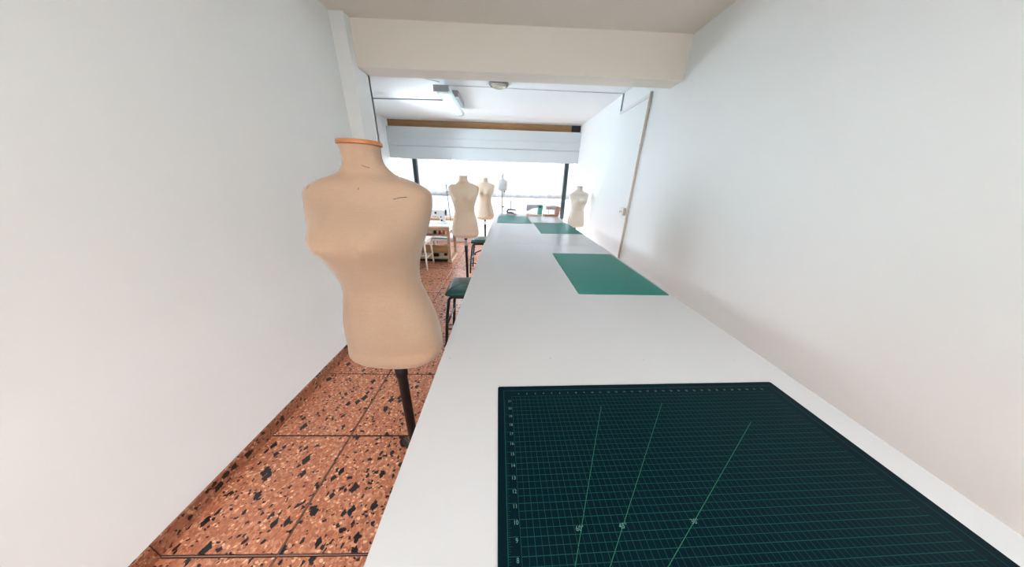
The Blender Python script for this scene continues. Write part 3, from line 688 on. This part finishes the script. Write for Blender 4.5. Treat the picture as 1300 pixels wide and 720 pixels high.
for x in (-.085, -.04, .005, .05): obox('tension_dial', M_grey, sm2, (x - .012, x + .012, -.060, -.048, .125, .175), .003)
obox('pillar', M_pink, sm2, (.065, .148, -.055, .055, .03, .175), .01)
w_ = olathe('handwheel', M_pink, sm2, [(.034, 0), (.038, .004), (.038, .014), (.034, .018)], (0, 0, 0), 24); w_.rotation_euler = (0, math.pi / 2, 0); w_.location = (.146, 0, .13)
obox('needle_bar', M_dkmetal, sm2, (-.062, -.052, -.006, .006, .036, .118), .002)
otube('thread_rod', M_grey, sm2, [(.035, .02, .18), (.035, .02, .40)], .003, 8)
otube('thread_guide', M_grey, sm2, [(-.03, .02, .395), (.07, .02, .395)], .0022, 6)
for x in (.0, .09):
    olathe('spool', M_whitepaint, sm2, [(.008, 0), (.014, .002), (.014, .04), (.008, .042)], (x, .02, .186), 12)

# ------------------------------------------------------------------ sewing desk on the left
dk = empty('sewing_desk', (-1.35, 4.62, 0), 'wooden sewing desk with a white top and open shelves behind the nearest dress form', 'desk')
def dbx(name, m, b, bev=.003): return obox(name, m, dk, (b[0] + 1.35, b[1] + 1.35, b[2] - 4.62, b[3] - 4.62, b[4], b[5]), bev)
dbx('desk_top', M_white, (-1.95, -.995, 4.38, 4.98, .640, .672), .005)
dbx('top_edge', M_oak, (-1.95, -.998, 4.372, 4.38, .612, .652), .002)
dbx('apron', M_oak, (-1.92, -1.03, 4.39, 4.41, .59, .64))
for x in (-1.93, -1.05): dbx('side_panel', M_oak, (x, x + .05, 4.395, 4.44, .06, .64)); dbx('side_panel', M_oak, (x, x + .05, 4.90, 4.945, .06, .64)); dbx('foot_bar', M_oak, (x - .01, x + .065, 4.36, 4.98, .0, .06), .006)
dbx('drawer_shelf', M_oak, (-1.88, -1.05, 4.41, 4.93, .485, .50)); 
dbx('middle_board', M_brown, (-1.88, -1.05, 4.42, 4.44, .17, .315))
dbx('lower_shelf', M_oak, (-1.88, -1.05, 4.42, 4.92, .06, .085)); dbx('kick_rail', M_dkmetal, (-1.88, -1.05, 4.40, 4.42, .02, .06))
dbx('rod', M_teal, (-1.88, -1.05, 4.405, 4.417, .435, .452))
def item(name, m, x, y, z, prof, label, cat, sy=1, rot=None):
    o = olathe(name, m, None, prof, (0, 0, 0), 18, 1, sy); o.location = (x, y, z)
    if rot: o.rotation_euler = rot
    return tag(o, label, cat)
item('fabric_roll', M_white, -1.56, 4.56, .140, [(.02, 0), (.052, .003), (.052, .18), (.02, .183)], 'white fabric roll lying on the bottom shelf of the sewing desk', 'fabric roll', 1, (0, math.pi / 2, 0))
item('fabric_roll', M_beige, -1.83, 4.56, .138, [(.02, 0), (.05, .003), (.05, .24), (.02, .243)], 'beige fabric roll on the bottom shelf, left of the white roll', 'fabric roll', 1, (0, math.pi / 2, 0))
item('thread_cone', M_black, -1.30, 4.56, .501, [(.032, 0), (.03, .004), (.016, .10), (.008, .102)], 'black thread cone in the upper shelf of the sewing desk', 'thread cone')
item('thread_cone', M_red, -1.21, 4.55, .501, [(.032, 0), (.03, .004), (.016, .075), (.008, .077)], 'red thread cone in the upper shelf of the sewing desk', 'thread cone')
item('thread_cone', M_orange, -1.13, 4.54, .501, [(.030, 0), (.028, .004), (.014, .07), (.008, .072)], 'orange thread cone at the right end of the upper desk shelf', 'thread cone')
fb = empty('fabric_box', (-1.40, 4.56, .501), 'beige box with rounded lid in the upper shelf of the desk', 'box')
obox('box_body', M_beige, fb, (-.07, .04, -.05, .05, 0, .055), .006); obox('lid', M_oak, fb, (-.073, .043, -.053, .053, .056, .072), .005)
tx = empty('tool_box', (-1.30, 4.52, .087), 'small dark tool box on the bottom shelf between the white roll and the motor', 'tool box')
obox('box_body', M_dkmetal, tx, (-.055, .055, -.05, .05, 0, .07), .004); obox('lid', M_black, tx, (-.058, .058, -.053, .053, .071, .088), .004)
otube('handle', M_chrome, tx, [(-.03, 0, .087), (-.03, 0, .108), (.03, 0, .108), (.03, 0, .087)], .004, 8)
pd = empty('motor', (-1.135, 4.57, .087), 'dark machine motor on the bottom shelf by the right side panel of the desk', 'motor')
mo = olathe('motor_body', M_dkmetal, pd, [(.03, 0), (.045, .006), (.045, .085), (.03, .091)], (0, 0, 0), 20); mo.rotation_euler = (math.pi / 2, 0, 0); mo.location = (0, .04, .16)
obox('motor_bracket', M_dkmetal, pd, (-.03, .03, -.03, .03, 0, .12), .004)
im = empty('industrial_sewing_machine', (-1.24, 4.66, .672), 'grey white industrial sewing machine with black wheel on the wooden sewing desk', 'sewing machine', None, math.radians(4))
obox('bed', M_white, im, (-.20, .13, -.09, .09, 0.001, .03), .006)
bm = bmesh.new(); prism(bm, [(-.20, .10), (-.195, .225), (-.17, .245), (.09, .245), (.115, .22), (.12, .03), (.03, .03), (.02, .13), (-.10, .15), (-.13, .10)], -.045, .045)
fin(bm, 'arm', M_white, im, bevel=.01)
for x, z, r in ((-.165, .17, .014), (-.04, .19, .018), (.05, .12, .012), (.06, .06, .016)):
    k_ = olathe('dial', M_dkmetal, im, [(r, 0), (r * 1.1, .003), (r * .8, .014)], (0, 0, 0), 16); k_.rotation_euler = (math.pi / 2, 0, 0); k_.location = (x, -.046, z)
obox('face_plate', M_dkmetal, im, (-.185, -.165, -.052, -.044, .12, .2), .002)
w_ = olathe('handwheel', M_dkmetal, im, [(.03, 0), (.055, .006), (.055, .026), (.03, .032)], (0, 0, 0), 24); w_.rotation_euler = (0, math.pi / 2, 0); w_.location = (.12, -.0, .19)
obox('needle_bar', M_chrome, im, (-.165, -.155, -.005, .005, .035, .11), .001)
ts = empty('thread_stand', (-.985 - .12, 4.93, .672), 'tall thin thread stand rising beside the industrial sewing machine', 'thread stand')
otube('rod', M_dkmetal, ts, [(0.02, 0, 0.0), (-.02, 0, .66)], .006, 8)
otube('cross_arm', M_dkmetal, ts, [(.012, 0, .12), (-.28, 0, .085)], .005, 8)
otube('top_guide', M_dkmetal, ts, [(-.045, 0, .655), (.005, 0, .655)], .005, 8)
otube('middle_guide', M_dkmetal, ts, [(-.035, 0, .54), (.02, 0, .54)], .004, 8)
for x in (-.10, -.22): olathe('spool', M_whitepaint, ts, [(.026, 0), (.022, .004), (.014, .06), (.008, .062)], (x, 0, .105), 14)
# second desk behind
d2 = empty('work_table', (-1.4, 5.35, 0), 'narrow honey wood table behind the wooden sewing desk, below the window', 'table')
obox('table_top', M_oak2, d2, (-.7, .42, -.16, .18, .645, .685), .004)
for x in (-.66, -.2):
    for y in (-.12, .14): obox('leg', M_whitepaint, d2, (x, x + .04, y - .02, y + .02, 0, .645), .003)
fs = empty('folded_fabric', (-1.07, 5.33, .686), 'pile of pale folded fabric on the honey wood table', 'fabric')
for i, (m_, zz) in enumerate(((M_white, 0), (M_duct, .022), (M_whitepaint, .042))): obox('fold', m_, fs, (-.1 + i * .006, .1 - i * .008, -.09, .09, zz, zz + .02), .008)

# ------------------------------------------------------------------ white chair
ch = empty('chair', (-1.50, 4.13, 0), 'white painted wooden chair in front of the sewing desk', 'chair')
obox('seat', M_whitepaint, ch, (-.21, .21, -.20, .20, .475, .500), .008)
for sx, sy in ((1, -1), (1, 1), (-1, -1), (-1, 1)):
    otube('leg', M_whitepaint, ch, [(sx * .175, sy * .17, .478), (sx * .195, sy * .195, .0)], [.018, .013], 10)
for sx in (1, -1): otube('stretcher', M_whitepaint, ch, [(sx * .187, -.18, .20), (sx * .187, .18, .20)], .009, 8)
otube('stretcher', M_whitepaint, ch, [(-.185, 0, .20), (.185, 0, .20)], .009, 8)
for sx in (1, -1): otube('back_post', M_whitepaint, ch, [(sx * .175, -.185, .48), (sx * .18, -.215, .88)], [.016, .012], 10) if sx < 0 else None
obox('seat_rail', M_whitepaint, ch, (-.18, .18, -.185, -.165, .42, .476), .004); obox('seat_rail', M_whitepaint, ch, (.165, .185, -.17, .17, .42, .476), .004)

GROUPS = {'dress_form': 'dress forms around the cutting table', 'cutting_mat': 'cutting mats along the table', 'stool': 'green stools under the table', 'sheer_curtain': 'sheer curtains at the shop window',
          'thread_cone': 'thread cones in the desk shelf', 'fabric_roll': 'fabric rolls on the bottom shelf', 'ceiling_wire': 'loose wires on the far ceiling'}
for o in list(bpy.data.objects):
    k = o.name.split('.')[0]
    if o.parent is None and k in GROUPS: o['group'] = GROUPS[k]
